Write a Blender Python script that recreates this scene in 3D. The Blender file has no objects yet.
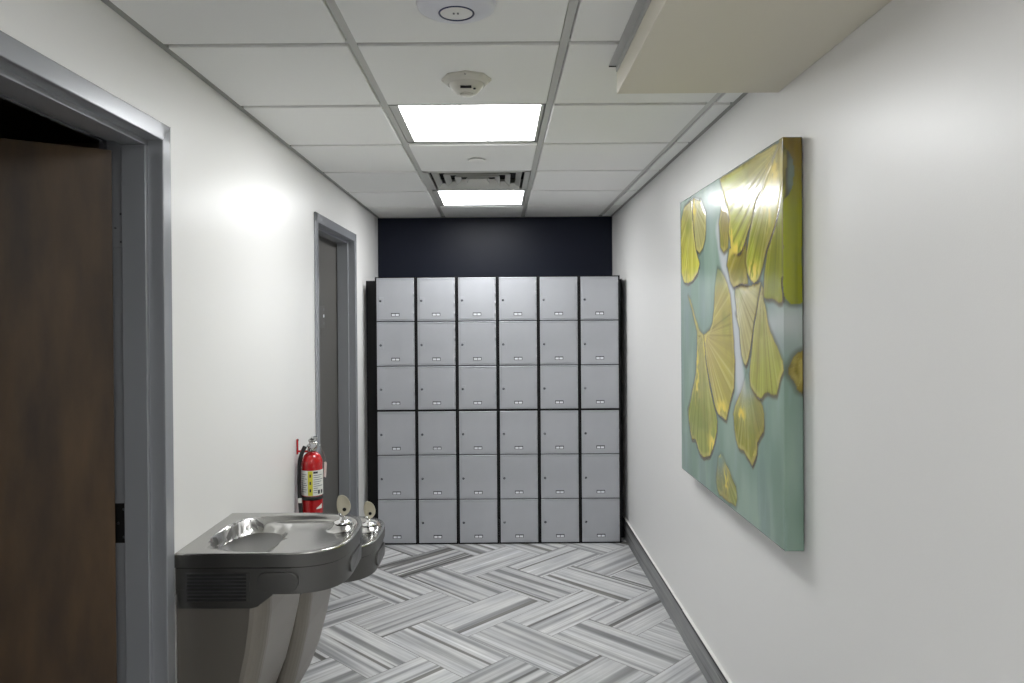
import bpy, bmesh, math, random
import numpy as np
from mathutils import Vector, Matrix
random.seed(7)
C = bpy.context.scene.collection
R = math.radians

# ------------------------------------------------------------------ helpers
def lin(c):
    c = c/255.0
    return c/12.92 if c <= .04045 else ((c+.055)/1.055)**2.4
def rgb(r, g, b): return (lin(r), lin(g), lin(b), 1.0)

def mat(name, col, rough=.5, metal=0.0, spec=.5, coat=0.0):
    m = bpy.data.materials.new(name); m.use_nodes = True
    b = m.node_tree.nodes['Principled BSDF']
    b.inputs['Base Color'].default_value = col
    b.inputs['Roughness'].default_value = rough
    b.inputs['Metallic'].default_value = metal
    b.inputs['Specular IOR Level'].default_value = spec
    b.inputs['Coat Weight'].default_value = coat
    return m
def nodes(m):
    nt = m.node_tree
    return nt, nt.nodes, nt.links, nt.nodes['Principled BSDF']
def add_bump(m, scale=200, strength=.05, dist=.002, detail=3):
    nt, N, L, b = nodes(m)
    tc = N.new('ShaderNodeTexCoord'); no = N.new('ShaderNodeTexNoise'); bp = N.new('ShaderNodeBump')
    no.inputs['Scale'].default_value = scale; no.inputs['Detail'].default_value = detail
    bp.inputs['Strength'].default_value = strength; bp.inputs['Distance'].default_value = dist
    L.new(tc.outputs['Object'], no.inputs['Vector']); L.new(no.outputs['Fac'], bp.inputs['Height'])
    L.new(bp.outputs['Normal'], b.inputs['Normal'])
    return m
def add_mottle(m, c1, c2, scale=4, stretch=(1, 1, 1), detail=5, lo=.35, hi=.65):
    nt, N, L, b = nodes(m)
    tc = N.new('ShaderNodeTexCoord'); mp = N.new('ShaderNodeMapping'); no = N.new('ShaderNodeTexNoise'); rp = N.new('ShaderNodeValToRGB')
    mp.inputs['Scale'].default_value = stretch
    no.inputs['Scale'].default_value = scale; no.inputs['Detail'].default_value = detail
    rp.color_ramp.elements[0].position = lo; rp.color_ramp.elements[0].color = c1
    rp.color_ramp.elements[1].position = hi; rp.color_ramp.elements[1].color = c2
    L.new(tc.outputs['Object'], mp.inputs['Vector']); L.new(mp.outputs['Vector'], no.inputs['Vector'])
    L.new(no.outputs['Fac'], rp.inputs['Fac']); L.new(rp.outputs['Color'], b.inputs['Base Color'])
    return m

class MB:
    """collects shapes into one mesh object"""
    def __init__(s): s.bm = bmesh.new()
    def _begin(s): s.vs = set(s.bm.verts); s.fs = set(s.bm.faces)
    def _end(s, mi, smooth=False):
        for f in s.bm.faces:
            if f not in s.fs: f.material_index = mi; f.smooth = smooth
    def box(s, x0, x1, y0, y1, z0, z1, mi=0, bev=0, seg=1):
        t = bmesh.new()
        bmesh.ops.create_cube(t, size=1)
        for v in t.verts:
            v.co = Vector(((x0+x1)/2+v.co.x*(x1-x0), (y0+y1)/2+v.co.y*(y1-y0), (z0+z1)/2+v.co.z*(z1-z0)))
        if bev: bmesh.ops.bevel(t, geom=t.edges[:], offset=bev, segments=seg, affect='EDGES', profile=.5)
        s.merge(t, mi, False)
        return s
    def merge(s, t, mi=0, smooth=False, M=None):
        if M is not None: bmesh.ops.transform(t, matrix=M, verts=t.verts)
        mp = {}
        for v in t.verts: mp[v] = s.bm.verts.new(v.co)
        for f in t.faces:
            try:
                n = s.bm.faces.new([mp[v] for v in f.verts]); n.material_index = mi; n.smooth = smooth or f.smooth
            except ValueError: pass
        t.free()
    def prism(s, pts, axis, a, b, mi=0, bev=0):
        """pts 2D polygon extruded along axis ('x','y','z') from a to b"""
        t = bmesh.new()
        def P(p, h): return {'x': (h, p[0], p[1]), 'y': (p[0], h, p[1]), 'z': (p[0], p[1], h)}[axis]
        lo = [t.verts.new(P(p, a)) for p in pts]; hi = [t.verts.new(P(p, b)) for p in pts]
        t.faces.new(lo); t.faces.new(hi)
        n = len(pts)
        for i in range(n): t.faces.new((lo[i], lo[(i+1) % n], hi[(i+1) % n], hi[i]))
        bmesh.ops.recalc_face_normals(t, faces=t.faces[:])
        if bev: bmesh.ops.bevel(t, geom=t.edges[:], offset=bev, segments=2, affect='EDGES', profile=.5)
        s.merge(t, mi); return s
    def lathe(s, prof, cx=0, cy=0, n=32, mi=0, smooth=True, axis='z', cz=0):
        t = bmesh.new(); rings = []
        for r, h in prof:
            if r < 1e-6: rings.append([t.verts.new((0, 0, h))])
            else: rings.append([t.verts.new((r*math.cos(2*math.pi*k/n), r*math.sin(2*math.pi*k/n), h)) for k in range(n)])
        for A, B in zip(rings, rings[1:]):
            for k in range(n):
                a, b = A[k % len(A)], A[(k+1) % n % len(A)]
                c, d = B[(k+1) % n % len(B)], B[k % len(B)]
                vs = []
                for v in (a, b, c, d):
                    if v not in vs: vs.append(v)
                if len(vs) > 2: t.faces.new(vs)
        bmesh.ops.recalc_face_normals(t, faces=t.faces[:])
        M = Matrix.Translation((cx, cy, cz))
        if axis == 'y': M = M @ Matrix.Rotation(R(90), 4, 'X')
        if axis == 'x': M = M @ Matrix.Rotation(R(90), 4, 'Y')
        s.merge(t, mi, smooth, M); return s
    def tube(s, pts, r, n=10, mi=0):
        pts = [Vector(p) for p in pts]; t = bmesh.new(); rings = []
        for i, p in enumerate(pts):
            d = (pts[min(i+1, len(pts)-1)]-pts[max(i-1, 0)]).normalized()
            u = d.orthogonal().normalized() if i == 0 else (u-d*u.dot(d)).normalized()
            w = d.cross(u)
            rings.append([t.verts.new(p+r*(math.cos(2*math.pi*k/n)*u+math.sin(2*math.pi*k/n)*w)) for k in range(n)])
        for A, B in zip(rings, rings[1:]):
            for k in range(n): t.faces.new((A[k], A[(k+1) % n], B[(k+1) % n], B[k]))
        t.faces.new(rings[0]); t.faces.new(rings[-1])
        bmesh.ops.recalc_face_normals(t, faces=t.faces[:])
        s.merge(t, mi, True); return s
    def quad(s, pts, mi=0):
        f = s.bm.faces.new([s.bm.verts.new(p) for p in pts]); f.material_index = mi; return f
    def build(s, name, mats, parent=None, loc=None, rotz=None):
        me = bpy.data.meshes.new(name); s.bm.normal_update(); s.bm.to_mesh(me); s.bm.free()
        o = bpy.data.objects.new(name, me); C.objects.link(o)
        for m in (mats if isinstance(mats, (list, tuple)) else [mats]): me.materials.append(m)
        if parent: o.parent = parent
        if loc: o.location = loc
        if rotz is not None: o.rotation_euler = (0, 0, rotz)
        return o
def tag(o, label, cat, group=None):
    o['label'] = label; o['category'] = cat
    if group: o['group'] = group
    return o
def thing(name, label, cat, loc=(0, 0, 0), rotz=0, group=None):
    o = bpy.data.objects.new(name, None); C.objects.link(o); o.empty_display_size = .1
    o.location = loc; o.rotation_euler = (0, 0, rotz)
    return tag(o, label, cat, group)
def struct(o, label=None, cat=None):
    o['kind'] = 'structure'
    if label: o['label'] = label
    if cat: o['category'] = cat
    return o
def copy_tree(o, parent=None):
    c = o.copy(); C.objects.link(c)
    if parent: c.parent = parent
    for ch in list(o.children): copy_tree(ch, c)
    return c

# ------------------------------------------------------------------ dimensions (metres; camera stands at x=0, y=0)
H = 2.346            # ceiling height
YE = 5.73            # far wall
YB = -3.7            # wall behind the camera
XR = .888            # right wall
SK = .012           # the left wall runs very slightly out of parallel
XL0 = -.9934        # left wall at y=0
ANG = -math.atan(SK)
def xl(y): return XL0+SK*y
LW = (XL0, 0, 0)

# ------------------------------------------------------------------ materials
M_wall = add_bump(mat('wall_paint', rgb(233, 232, 230), .36, spec=.75), 240, .22, .001)
M_navy = add_bump(mat('navy_paint', rgb(15, 20, 35), .42, spec=.2), 260, .06, .001)
M_tile = add_bump(mat('ceiling_tile', rgb(240, 240, 238), .9, spec=.2), 500, .12, .001)
M_grid = mat('ceiling_grid', rgb(196, 196, 192), .45)
M_soffit = add_bump(mat('soffit_paint', rgb(222, 216, 200), .55), 260, .05, .001)
M_alu = mat('grey_trim', rgb(186, 186, 184), .5)
M_black = mat('black_steel', rgb(10, 10, 12), .5, spec=.3)
M_angle = mat('wall_angle', rgb(150, 150, 146), .5)
M_dark = mat('dark_gap', rgb(14, 14, 15), .8)
M_frame = mat('door_frame_paint', rgb(150, 152, 157), .27, .22, spec=1.0)
M_hinge = mat('hinge_metal', rgb(40, 40, 40), .4, .6)
M_door2 = mat('grey_door', rgb(80, 78, 74), .5)
M_white = mat('white_plastic', rgb(232, 231, 228), .4)
M_cream = mat('detector_plastic', rgb(205, 202, 192), .45)
M_blackpl = mat('black_plastic', rgb(18, 18, 18), .4)
M_ring = mat('status_ring', rgb(52, 56, 92), .3)
M_steel = mat('brushed_steel', rgb(176, 175, 172), .2, 1.0)
M_steel2 = mat('dark_steel', rgb(112, 111, 109), .34, 1.0)
M_body = mat('cooler_cabinet', rgb(142, 136, 128), .36, .8)
M_chrome = mat('chrome', rgb(225, 225, 225), .08, 1.0)
M_guard = mat('bubbler_guard', rgb(206, 200, 180), .45)
M_red = mat('red_enamel', rgb(176, 14, 20), .22, coat=.4)
M_rubber = mat('black_rubber', rgb(24, 24, 25), .55)
M_label = mat('paper_label', rgb(222, 222, 216), .5)
M_yellow = mat('yellow_print', rgb(214, 206, 60), .5)
M_ink = mat('grey_print', rgb(110, 112, 116), .5)
M_inkd = mat('dark_print', rgb(34, 36, 40), .5)
M_lock = mat('lock_metal', rgb(84, 86, 90), .3, .8)
M_plate = mat('plate_white', rgb(236, 238, 242), .35)
M_platef = mat('plate_holder', rgb(88, 89, 93), .4, .4)
M_room = mat('side_room_paint', rgb(120, 112, 100), .7)

M_door1 = add_mottle(mat('walnut_veneer', rgb(70, 56, 44), .42, spec=.4), rgb(50, 37, 25), rgb(86, 65, 42), 5, (2.2, 2.2, .55), 8, .3, .72)
M_locker = add_mottle(mat('locker_paint', rgb(170, 171, 175), .35, .1, spec=.5), rgb(175, 177, 182), rgb(183, 185, 190), 3)
add_bump(M_locker, 700, .05, .0004)

M_emit = bpy.data.materials.new('lamp_diffuser'); M_emit.use_nodes = True
_b = M_emit.node_tree.nodes['Principled BSDF']
_b.inputs['Base Color'].default_value = (.9, .9, .9, 1)
_b.inputs['Emission Color'].default_value = (.985, 1.0, 1.01, 1)
_b.inputs['Emission Strength'].default_value = 21.2

M_emit2 = M_emit.copy(); M_emit2.name = 'lamp_diffuser_dim'
M_emit2.node_tree.nodes['Principled BSDF'].inputs['Emission Strength'].default_value = 5.5

def plank_material(name, light=1.0):
    m = mat(name, (1, 1, 1, 1), .42, spec=.4)
    nt, N, L, b = nodes(m)
    uv = N.new('ShaderNodeUVMap'); uv.uv_map = 'UVMap'
    def noise(sx, sy, scale, detail, ox=0.0, dist=0.0):
        mp = N.new('ShaderNodeMapping'); mp.inputs['Scale'].default_value = (sx, sy, 1); mp.inputs['Location'].default_value = (ox, ox*.37, 0)
        no = N.new('ShaderNodeTexNoise'); no.noise_dimensions = '2D'
        no.inputs['Scale'].default_value = scale; no.inputs['Detail'].default_value = detail; no.inputs['Distortion'].default_value = dist
        L.new(uv.outputs['UV'], mp.inputs['Vector']); L.new(mp.outputs['Vector'], no.inputs['Vector'])
        return no.outputs['Fac']
    def ramp(fac, stops, interp='LINEAR'):
        r = N.new('ShaderNodeValToRGB'); r.color_ramp.interpolation = interp
        e = r.color_ramp.elements
        e[0].position, e[0].color = stops[0]; e[1].position, e[1].color = stops[-1]
        for p, c in stops[1:-1]:
            k = e.new(p); k.color = c
        L.new(fac, r.inputs['Fac']); return r.outputs['Color']
    def mix(kind, f, a, c):
        mx = N.new('ShaderNodeMix'); mx.data_type = 'RGBA'; mx.blend_type = kind
        if isinstance(f, float): mx.inputs[0].default_value = f
        else: L.new(f, mx.inputs[0])
        L.new(a, mx.inputs[6]); L.new(c, mx.inputs[7]) ; return mx.outputs[2]
    g = lambda v, w=0: rgb(min(255, v*light), min(255, v*light), min(255, (v-w)*light))
    bands = ramp(noise(1, .018, 19, 1.2), [(.28, g(142)), (.38, g(166)), (.46, g(196)), (.56, g(206, 1)), (.64, g(188)), (.72, g(216))])
    fine = ramp(noise(1, .012, 85, 2.5, 3.1), [(.3, (.84, .84, .84, 1)), (.45, (.95, .95, .95, 1)), (.7, (1.06, 1.06, 1.06, 1))])
    dark = ramp(noise(1, .012, 17, .6, 9.7, .0), [(.25, (.36, .35, .33, 1)), (.298, (.40, .39, .37, 1)), (.316, (1, 1, 1, 1)), (.9, (1, 1, 1, 1))])
    blotch = ramp(noise(1, .45, 9, 4, 5.5), [(.3, (.86, .87, .89, 1)), (.7, (1.03, 1.03, 1.02, 1))])
    col = mix('MULTIPLY', 1.0, bands, fine); col = mix('MULTIPLY', 1.0, col, dark); col = mix('MULTIPLY', 1.0, col, blotch)
    at = N.new('ShaderNodeAttribute'); at.attribute_name = 'tone'
    col = mix('MULTIPLY', 1.0, col, at.outputs['Color'])
    L.new(col, b.inputs['Base Color'])
    return m
M_floor = plank_material('striped_plank')
M_base = plank_material('striped_base', .72)

# ------------------------------------------------------------------ floor: herringbone planks
def build_floor():
    W, Lp = .292, .584
    e1 = Vector((.7071, -.7071)); e2 = Vector((.7071, .7071)); o0 = Vector((-.988, 3.599))
    x0, x1, y0, y1 = -1.2, XR+.02, YB-.02, YE+.02
    bm = bmesh.new(); uvl = bm.loops.layers.uv.new('UVMap'); cl = bm.loops.layers.float_color.new('tone')
    rnd = random.Random(11)
    def plank(o, a, b):
        g = .0012
        c = o+(a+b)*.5
        cs = [o+a.normalized()*g+b.normalized()*g, o+a-a.normalized()*g+b.normalized()*g, o+a+b-(a.normalized()+b.normalized())*g, o+b+a.normalized()*g-b.normalized()*g]
        f = bm.faces.new([bm.verts.new((p.x, p.y, 0)) for p in cs])
        off = (rnd.uniform(0, 90), rnd.uniform(0, 90)); tn = rnd.uniform(.9, 1.06)
        lw = b.length; ll = a.length
        for l, (u, v) in zip(f.loops, [(0, 0), (0, ll), (lw, ll), (lw, 0)]):
            l[uvl].uv = (u+off[0], v+off[1]); l[cl] = (tn, tn, tn*1.003, 1)
    for i in range(-24, 24):
        for j in range(-16, 16):
            base = o0+(e1+e2)*W*i+(e1*2-e2*2)*W*j
            if -2.4 < base.x < 1.8 and -3.6 < base.y < 7.2:
                plank(base, e1*Lp, e2*W)
                ov = base+e1*2*W-e2*W
                plank(ov, e2*Lp, -e1*W) if False else plank(ov+e1*W, e2*Lp, -e1*W)
    for co, no in (((x0, 0, 0), (-1, 0, 0)), ((x1, 0, 0), (1, 0, 0)), ((0, y0, 0), (0, -1, 0)), ((0, y1, 0), (0, 1, 0))):
        bmesh.ops.bisect_plane(bm, geom=bm.verts[:]+bm.edges[:]+bm.faces[:], plane_co=co, plane_no=no, clear_outer=True)
    for f in bm.faces:
        if f.normal.z < 0: f.normal_flip()
    # slab under the planks, showing as the dark joints
    r = bmesh.ops.create_cube(bm, size=1)
    for v in r['verts']: v.co = Vector(((x0+x1)/2+v.co.x*(x1-x0), (y0+y1)/2+v.co.y*(y1-y0), -.0515+v.co.z*.1))
    for v in r['verts']:
        for f in v.link_faces: f.material_index = 1
    bm.normal_update()
    me = bpy.data.meshes.new('floor'); bm.to_mesh(me); bm.free()
    me.materials.append(M_floor); me.materials.append(mat('plank_joint', rgb(120, 118, 116), .7))
    o = bpy.data.objects.new('floor', me); C.objects.link(o); struct(o)
build_floor()

def plank_uv(o, ax_u, ax_v, seed=1):
    """stripe coordinates for a straight board: u across, v along"""
    me = o.data; me.color_attributes.new('tone', 'FLOAT_COLOR', 'CORNER'); me.uv_layers.new(name='UVMap')
    uvl = me.uv_layers['UVMap']; ca = me.color_attributes['tone']
    rnd = random.Random(seed)
    for p in me.polygons:
        for li in p.loop_indices:
            co = me.vertices[me.loops[li].vertex_index].co
            k = math.floor((co[ax_v]+20)/1.22)
            uvl.data[li].uv = (co[ax_u]*1.5+seed*7.3, co[ax_v]*1.3)
            ca.data[li].color = (1, 1, 1, 1)

# ------------------------------------------------------------------ walls
T = .16
D1 = (1.160, 2.166, 2.107)    # door openings in the left wall: y0, y1, top
D2 = (3.831, 4.845, 2.102)
w = MB()
for a, b in ((YB, D1[0]), (D1[1], D2[0]), (D2[1], YE)): w.box(-T, 0, a, b, 0, H+.06)
w.box(-T, 0, D1[0], D1[1], D1[2], H+.06); w.box(-T, 0, D2[0], D2[1], D2[2], H+.06)
struct(w.build('wall_left', M_wall, loc=LW, rotz=ANG))
struct(MB().box(XR, XR+.12, YB, YE, 0, H+.06).build('wall_right', M_wall))
struct(MB().box(-1.25, XR+.12, YE, YE+.12, 0, H+.06).build('wall_far', M_navy))
struct(MB().box(-1.35, XR+.12, YB-.12, YB, 0, H+.06).build('wall_near', M_wall))
# dim room that the open door leads into
w = MB()
w.box(-2.6, -2.5, .3, 3.6, 0, 2.5); w.box(-2.5, -T, .2, .3, 0, 2.5); w.box(-2.5, -T, 3.6, 3.7, 0, 2.5)
w.box(-2.5, -T, .3, 3.6, 2.42, 2.5); w.box(-2.5, -T, .3, 3.6, -.1, 0)
struct(w.build('wall_side_room', M_room, loc=LW, rotz=ANG))

# ------------------------------------------------------------------ ceiling
GX = [-.415, .198, .796]
ROW0, PITCH = 2.134, .61
rows = [ROW0+PITCH*k for k in range(-10, 6)]
xs = [-1.09]+GX+[XR]
ys = [YB]+[r for r in rows if r > YB+.05]+[YE]
fix_cells = {(-.415, round(2.744, 3)), (-.415, round(3.964, 3)), (-.415, round(4.574, 3)), (-.415, round(.914, 3)), (-.415, round(-.916, 3)), (-.415, round(-2.746, 3))}
c = MB()
for i in range(len(xs)-1):
    for j in range(len(ys)-1):
        if (xs[i], round(ys[j], 3)) in fix_cells: continue
        e = .015
        c.box(xs[i]+e, xs[i+1]-e, ys[j]+e, ys[j+1]-e, H-.008, H+.02, 0, .002)
for g in GX: c.box(g-.012, g+.012, YB, YE, H, H+.03, 1)
for y in ys[1:-1]: c.box(-1.08, XR, y-.012, y+.012, H+.0004, H+.03, 1)
c.box(XR-.017, XR, YB, YE, H-.0095, H+.02, 3)
c.box(-1.09, XR, YE-.022, YE, H-.0095, H+.02, 3)
c.prism([(xl(YB)-.01, YB), (xl(YB)+.019, YB), (xl(YE)+.019, YE), (xl(YE)-.01, YE)], 'z', H-.0095, H+.02, 3)
for (a, b) in fix_cells: c.box(a, a+.61, b, b+.61, H+.13, H+.15, 2)
c.box(-1.2, XR+.1, YB-.05, YE+.05, H+.15, H+.2, 2)
ceil = c.build('ceiling', [M_tile, M_grid, M_dark, M_angle]); struct(ceil)

# soffit along the right wall, over the near end of the corridor
SX, SY, SZ = .379, 2.33, 2.251
struct(MB().box(SX, XR, YB, SY, SZ, H, 0, .002).build('trim_1', M_soffit), 'boxed soffit hanging below the ceiling along the right wall', 'soffit')
w = MB(); w.box(SX-.026, SX, YB, SY-.012, H-.011, H-.008, 0); w.box(SX-.004, SX, YB, SY-.012, H-.030, H-.008, 0); w.box(SX-.026, SX-.001, SY-.013, SY-.010, H-.014, H-.008, 1)
struct(w.build('trim_2', [M_alu, M_dark]), 'grey metal angle trim where the soffit meets the ceiling', 'trim')

# baseboards: striped board with black edge line and pale top
def baseboard(name, parts, loc=None, rotz=None, sgn=-1, x=XR):
    b = MB()
    for a, e, t in parts:
        lo, hi = (x-t, x) if sgn < 0 else (x, x+t)
        b.box(lo, hi, a, e, 0, .130, 0)
        b.box(lo-(.0006 if sgn < 0 else 0), hi+(.0006 if sgn > 0 else 0), a, e, .130, .1405, 1)
        b.box(lo-(.0006 if sgn < 0 else 0), hi+(.0006 if sgn > 0 else 0), a, e, .1405, .1455, 2)
    o = b.build(name, [M_base, M_black, M_white], loc=loc, rotz=rotz); plank_uv(o, 2, 1, 3 if sgn < 0 else 5); struct(o)
baseboard('baseboard_right', [(YB, 1.72, .010), (1.722, 3.55, .0115), (3.552, YE, .010)])
baseboard('baseboard_left', [(YB, D1[0]-.008, .010), (D1[1]+.008, D2[0]-.008, .010), (D2[1]+.008, YE, .010)], LW, ANG, 1, 0)

# ------------------------------------------------------------------ doors
def door_frame(y0, y1, z1, root):
    """double-rabbet steel frame wrapping the wall; y0..y1, z1 outer edges (local to the left wall)"""
    f = MB(); cw = .05
    for s in (0, 1):
        def yy(a, b):  # a,b measured inward from the outer edge
            return (y0+a, y0+b) if s == 0 else (y1-b, y1-a)
        a, b = yy(0, cw); f.box(-.0, .012, a, b, 0, z1, 0, .0025, 2)
        a, b = yy(.006, cw); f.box(-.150, 0.002, a, b, 0, z1-.006, 0)
        a, b = yy(cw-.002, cw+.016); f.box(-.102, -.032, a, b, 0, z1-cw-.0002, 0, .002, 2)
        a, b = yy(0, cw); f.box(-.172, -.16, a, b, 0, z1, 0)
    f.box(0, .012, y0, y1, z1-cw, z1, 0, .0025, 2)
    f.box(-.150, .002, y0+.01, y1-.01, z1-cw, z1-.006, 0)
    f.box(-.102, -.032, y0+cw-.002, y1-cw+.002, z1-cw-.016, z1-cw+.002, 0, .002, 2)
    f.box(-.172, -.16, y0, y1, z1-cw, z1, 0)
    # mitred corner lines of the casing
    for s, yc in ((1, y0), (-1, y1)):
        f.tube([(.0122, yc, z1), (.0122, yc+s*cw, z1-cw)], .0005, 6)
    return f.build('frame', M_frame, root)

def door_root(name, label, y):
    o = bpy.data.objects.new(name, None); C.objects.link(o); o.location = LW; o.rotation_euler = (0, 0, ANG)
    return struct(o, label, 'door')
d1 = door_root('door_1', 'open dark brown wooden door in a grey metal frame beside the drinking fountain', 1.7)
door_frame(1.153, 2.173, 2.115, d1)
pin = (-.140, 2.124)
leaf = MB().box(.012, .056, -.915, -.004, .012, 2.028, 0, .0015).build('door_leaf', M_door1, d1)
leaf.location = (pin[0], pin[1], 0); leaf.rotation_euler = (0, 0, -R(55))
for z in (.24, .968, 1.815):
    h = MB(); h.box(-.150, -.1035, 2.1195, 2.1225, z-.057, z+.057, 0, .001)
    for k in (-.04, 0, .04):
        h.lathe([(0, 0), (.004, 0), (.003, .0012), (0, .0012)], -.118+.008*(1 if k else -1), 2.1195, 12, 1, True, 'y', z+k)
    h.lathe([(0, -.057), (.0065, -.057), (.0065, .057), (0, .057)], pin[0]-.004, pin[1]-.002, 14, 0, True, 'z', z)
    h.build('hinge', [M_frame if z > 1.5 else M_hinge, M_lock], d1)
d2 = door_root('door_2', 'closed dark grey door in a grey metal frame beside the lockers', 4.3)
door_frame(3.824, 4.852, 2.11, d2)
MB().box(-.150, -.106, 3.878, 4.798, .012, 2.054, 0, .0015).build('door_leaf', M_door2, d2)
kn = MB(); kn.lathe([(0, 0), (.032, 0), (.032, .006), (.013, .010), (.012, .034), (.026, .046), (.027, .062), (.018, .072), (0, .073)], -.106, 3.945, 28, 0, True, 'x', .98)
kn.build('door_knob', M_steel, d2)
sg = MB(); sg.box(-.106, -.1035, 4.26, 4.452, 1.505, 1.635, 0, .001)
for z0, z1, y0, y1, mi_ in ((1.607, 1.621, 4.425, 4.446, 2), (1.566, 1.584, 4.42, 4.447, 1), (1.523, 1.538, 4.425, 4.446, 2)):
    sg.box(-.1036, -.1032, y0, y1, z0, z1, mi_)
sg.build('door_sign', [mat('sign_dark', rgb(72, 70, 66), .4), M_plate, M_ink], d2)

# ------------------------------------------------------------------ ceiling fixtures
def panel_light(y0, label, em=None):
    t = thing('ceiling_light', label, 'light', (-.11, y0+.305, H), 0, 'ceiling light panels')
    f = MB(); a = .290
    f.box(-a, -a+.034, -a, a, -.002, .03, 0, .001); f.box(a-.014, a, -a, a, -.002, .03, 0, .001)
    f.box(-a, a, -a, -a+.004, -.002, .03, 0); f.box(-a, a, a-.026, a, -.002, .03, 0, .001)
    f.box(-a, a, -a, a, .03, .07, 0)
    f.build('light_frame', M_grid, t)
    MB().box(-a+.034, a-.014, -a+.004, a-.026, -.0005, .012, 0).build('diffuser', em or M_emit, t)
    return t
panel_light(2.744, 'square ceiling light panel just past the smoke detector, the nearer and larger lit one')
panel_light(4.574, 'square ceiling light panel beyond the air vent, closest to the navy wall')
panel_light(.914, 'square ceiling light panel overhead between the white disc and the camera', M_emit2)
panel_light(-.916, 'unseen square fill light panel added to the ceiling behind the camera')  # added out of view as fill for walls and ceiling, no known fixture
panel_light(-2.746, 'second unseen square fill light panel added behind the camera, farthest from the lockers')  # another added fill panel, unseen, brightens the corridor from the rear

t = thing('air_diffuser', 'square louvred air vent in the ceiling between the two light panels', 'air vent', (-.11, 4.269, H))
f = MB(); a = .292
for sx in (0, 1):
    f.box(-a, a, (-a, a-.03)[sx], (-a+.03, a)[sx], -.004, .01, 0, .001)
    f.box((-a, a-.03)[sx], (-a+.03, a)[sx], -a, a, -.004, .01, 0, .001)
f.build('vent_frame', M_grid, t)
f = MB(); f.box(-.262, .262, -.262, .262, .06, .07); f.build('duct_back', M_dark, t)
for h in (.246, .186, .126, .066):
    q = MB(); h2 = h-.028; zt, zb = .026, -.004; th = .0025
    for k in range(4):
        t4 = bmesh.new()
        P = [(-h, -h, zb), (h, -h, zb), (h2, -h2, zt), (-h2, -h2, zt), (-h, -h, zb+th*1.5), (h, -h, zb+th*1.5), (h2, -h2, zt+th*1.5), (-h2, -h2, zt+th*1.5)]
        v = [t4.verts.new(p) for p in P]
        for fa in ((0, 1, 2, 3), (4, 5, 6, 7), (0, 1, 5, 4), (2, 3, 7, 6), (1, 2, 6, 5), (0, 3, 7, 4)): t4.faces.new([v[i] for i in fa])
        bmesh.ops.recalc_face_normals(t4, faces=t4.faces[:])
        q.merge(t4, 0, False, Matrix.Rotation(k*math.pi/2, 4, 'Z'))
    if h < .08: q.box(-.038, .038, -.038, .038, .022, .027)
    q.build('louvre_ring', M_grid, t)

t = thing('smoke_detector', 'cream conical smoke detector on the ceiling tile before the larger light panel', 'smoke detector', (-.098, 2.44, H-.008)); t.scale = (1.06, 1.06, 1.06)
MB().lathe([(0, 0), (.077, 0), (.078, -.006), (.072, -.011), (0, -.011)], n=8, smooth=False).build('base_plate', M_cream, t)
q = MB(); q.lathe([(.070, -.010), (.062, -.018), (.058, -.020)], n=40)
q.lathe([(.056, -.016), (.053, -.024), (.038, -.041), (.030, -.046), (.0, -.047)], n=40); q.build('sensor_head', M_cream, t)
q = MB()
q.box(-.017, .017, -.0435, -.0385, -.0415, -.034, 0, .0005); q.build('sounder_slot', M_blackpl, t)
q = MB(); q.lathe([(0, 0), (.004, 0), (.004, .003), (0, .003)], .026, -.0335, 12, 0, True, 'z', -.043); q.build('indicator_lens', M_blackpl, t)
q = MB(); q.box(-.003, .002, -.0742, -.070, -.0105, -.0065, 0); q.build('release_tab', M_blackpl, t)
MB().lathe([(0, 0), (.022, 0), (.019, -.004), (0, -.005)], 0, .004, 28, 0, True, 'z', -.0465).build('test_button', M_cream, t)

t = thing('wifi_access_point', 'round white wireless access point on the ceiling at the top edge of the view', 'access point', (-.098, 1.85, H-.008))
MB().lathe([(0, 0), (.099, 0), (.100, -.006), (.096, -.016), (.080, -.024), (.050, -.029), (.0455, -.0295)], n=56).build('shell', mat('ap_plastic', rgb(216, 217, 224), .4), t)
MB().lathe([(.0450, -.0295), (.0440, -.0314), (.0412, -.0314), (.0400, -.0295)], n=56).build('status_ring', M_ring, t)
MB().lathe([(.0402, -.0294), (.030, -.0305), (0, -.031)], n=56).build('cover_cap', M_white, t)
q = MB()
for x in (-.0065, .004): q.box(x-.0025, x+.0025, -.008, .002, -.0316, -.0308, 0, .0006)
q.build('emblem', M_ink, t)

t = MB(); t.lathe([(0, 0), (.030, 0), (.030, -.005), (.043, -.006), (.043, -.009), (.040, -.0105), (0, -.011)], n=40)
tag(t.build('ceiling_sprinkler', M_white, loc=(-.100, 3.655, H-.008)), 'small round white sprinkler cap on the ceiling tile before the air vent', 'sprinkler')

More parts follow.
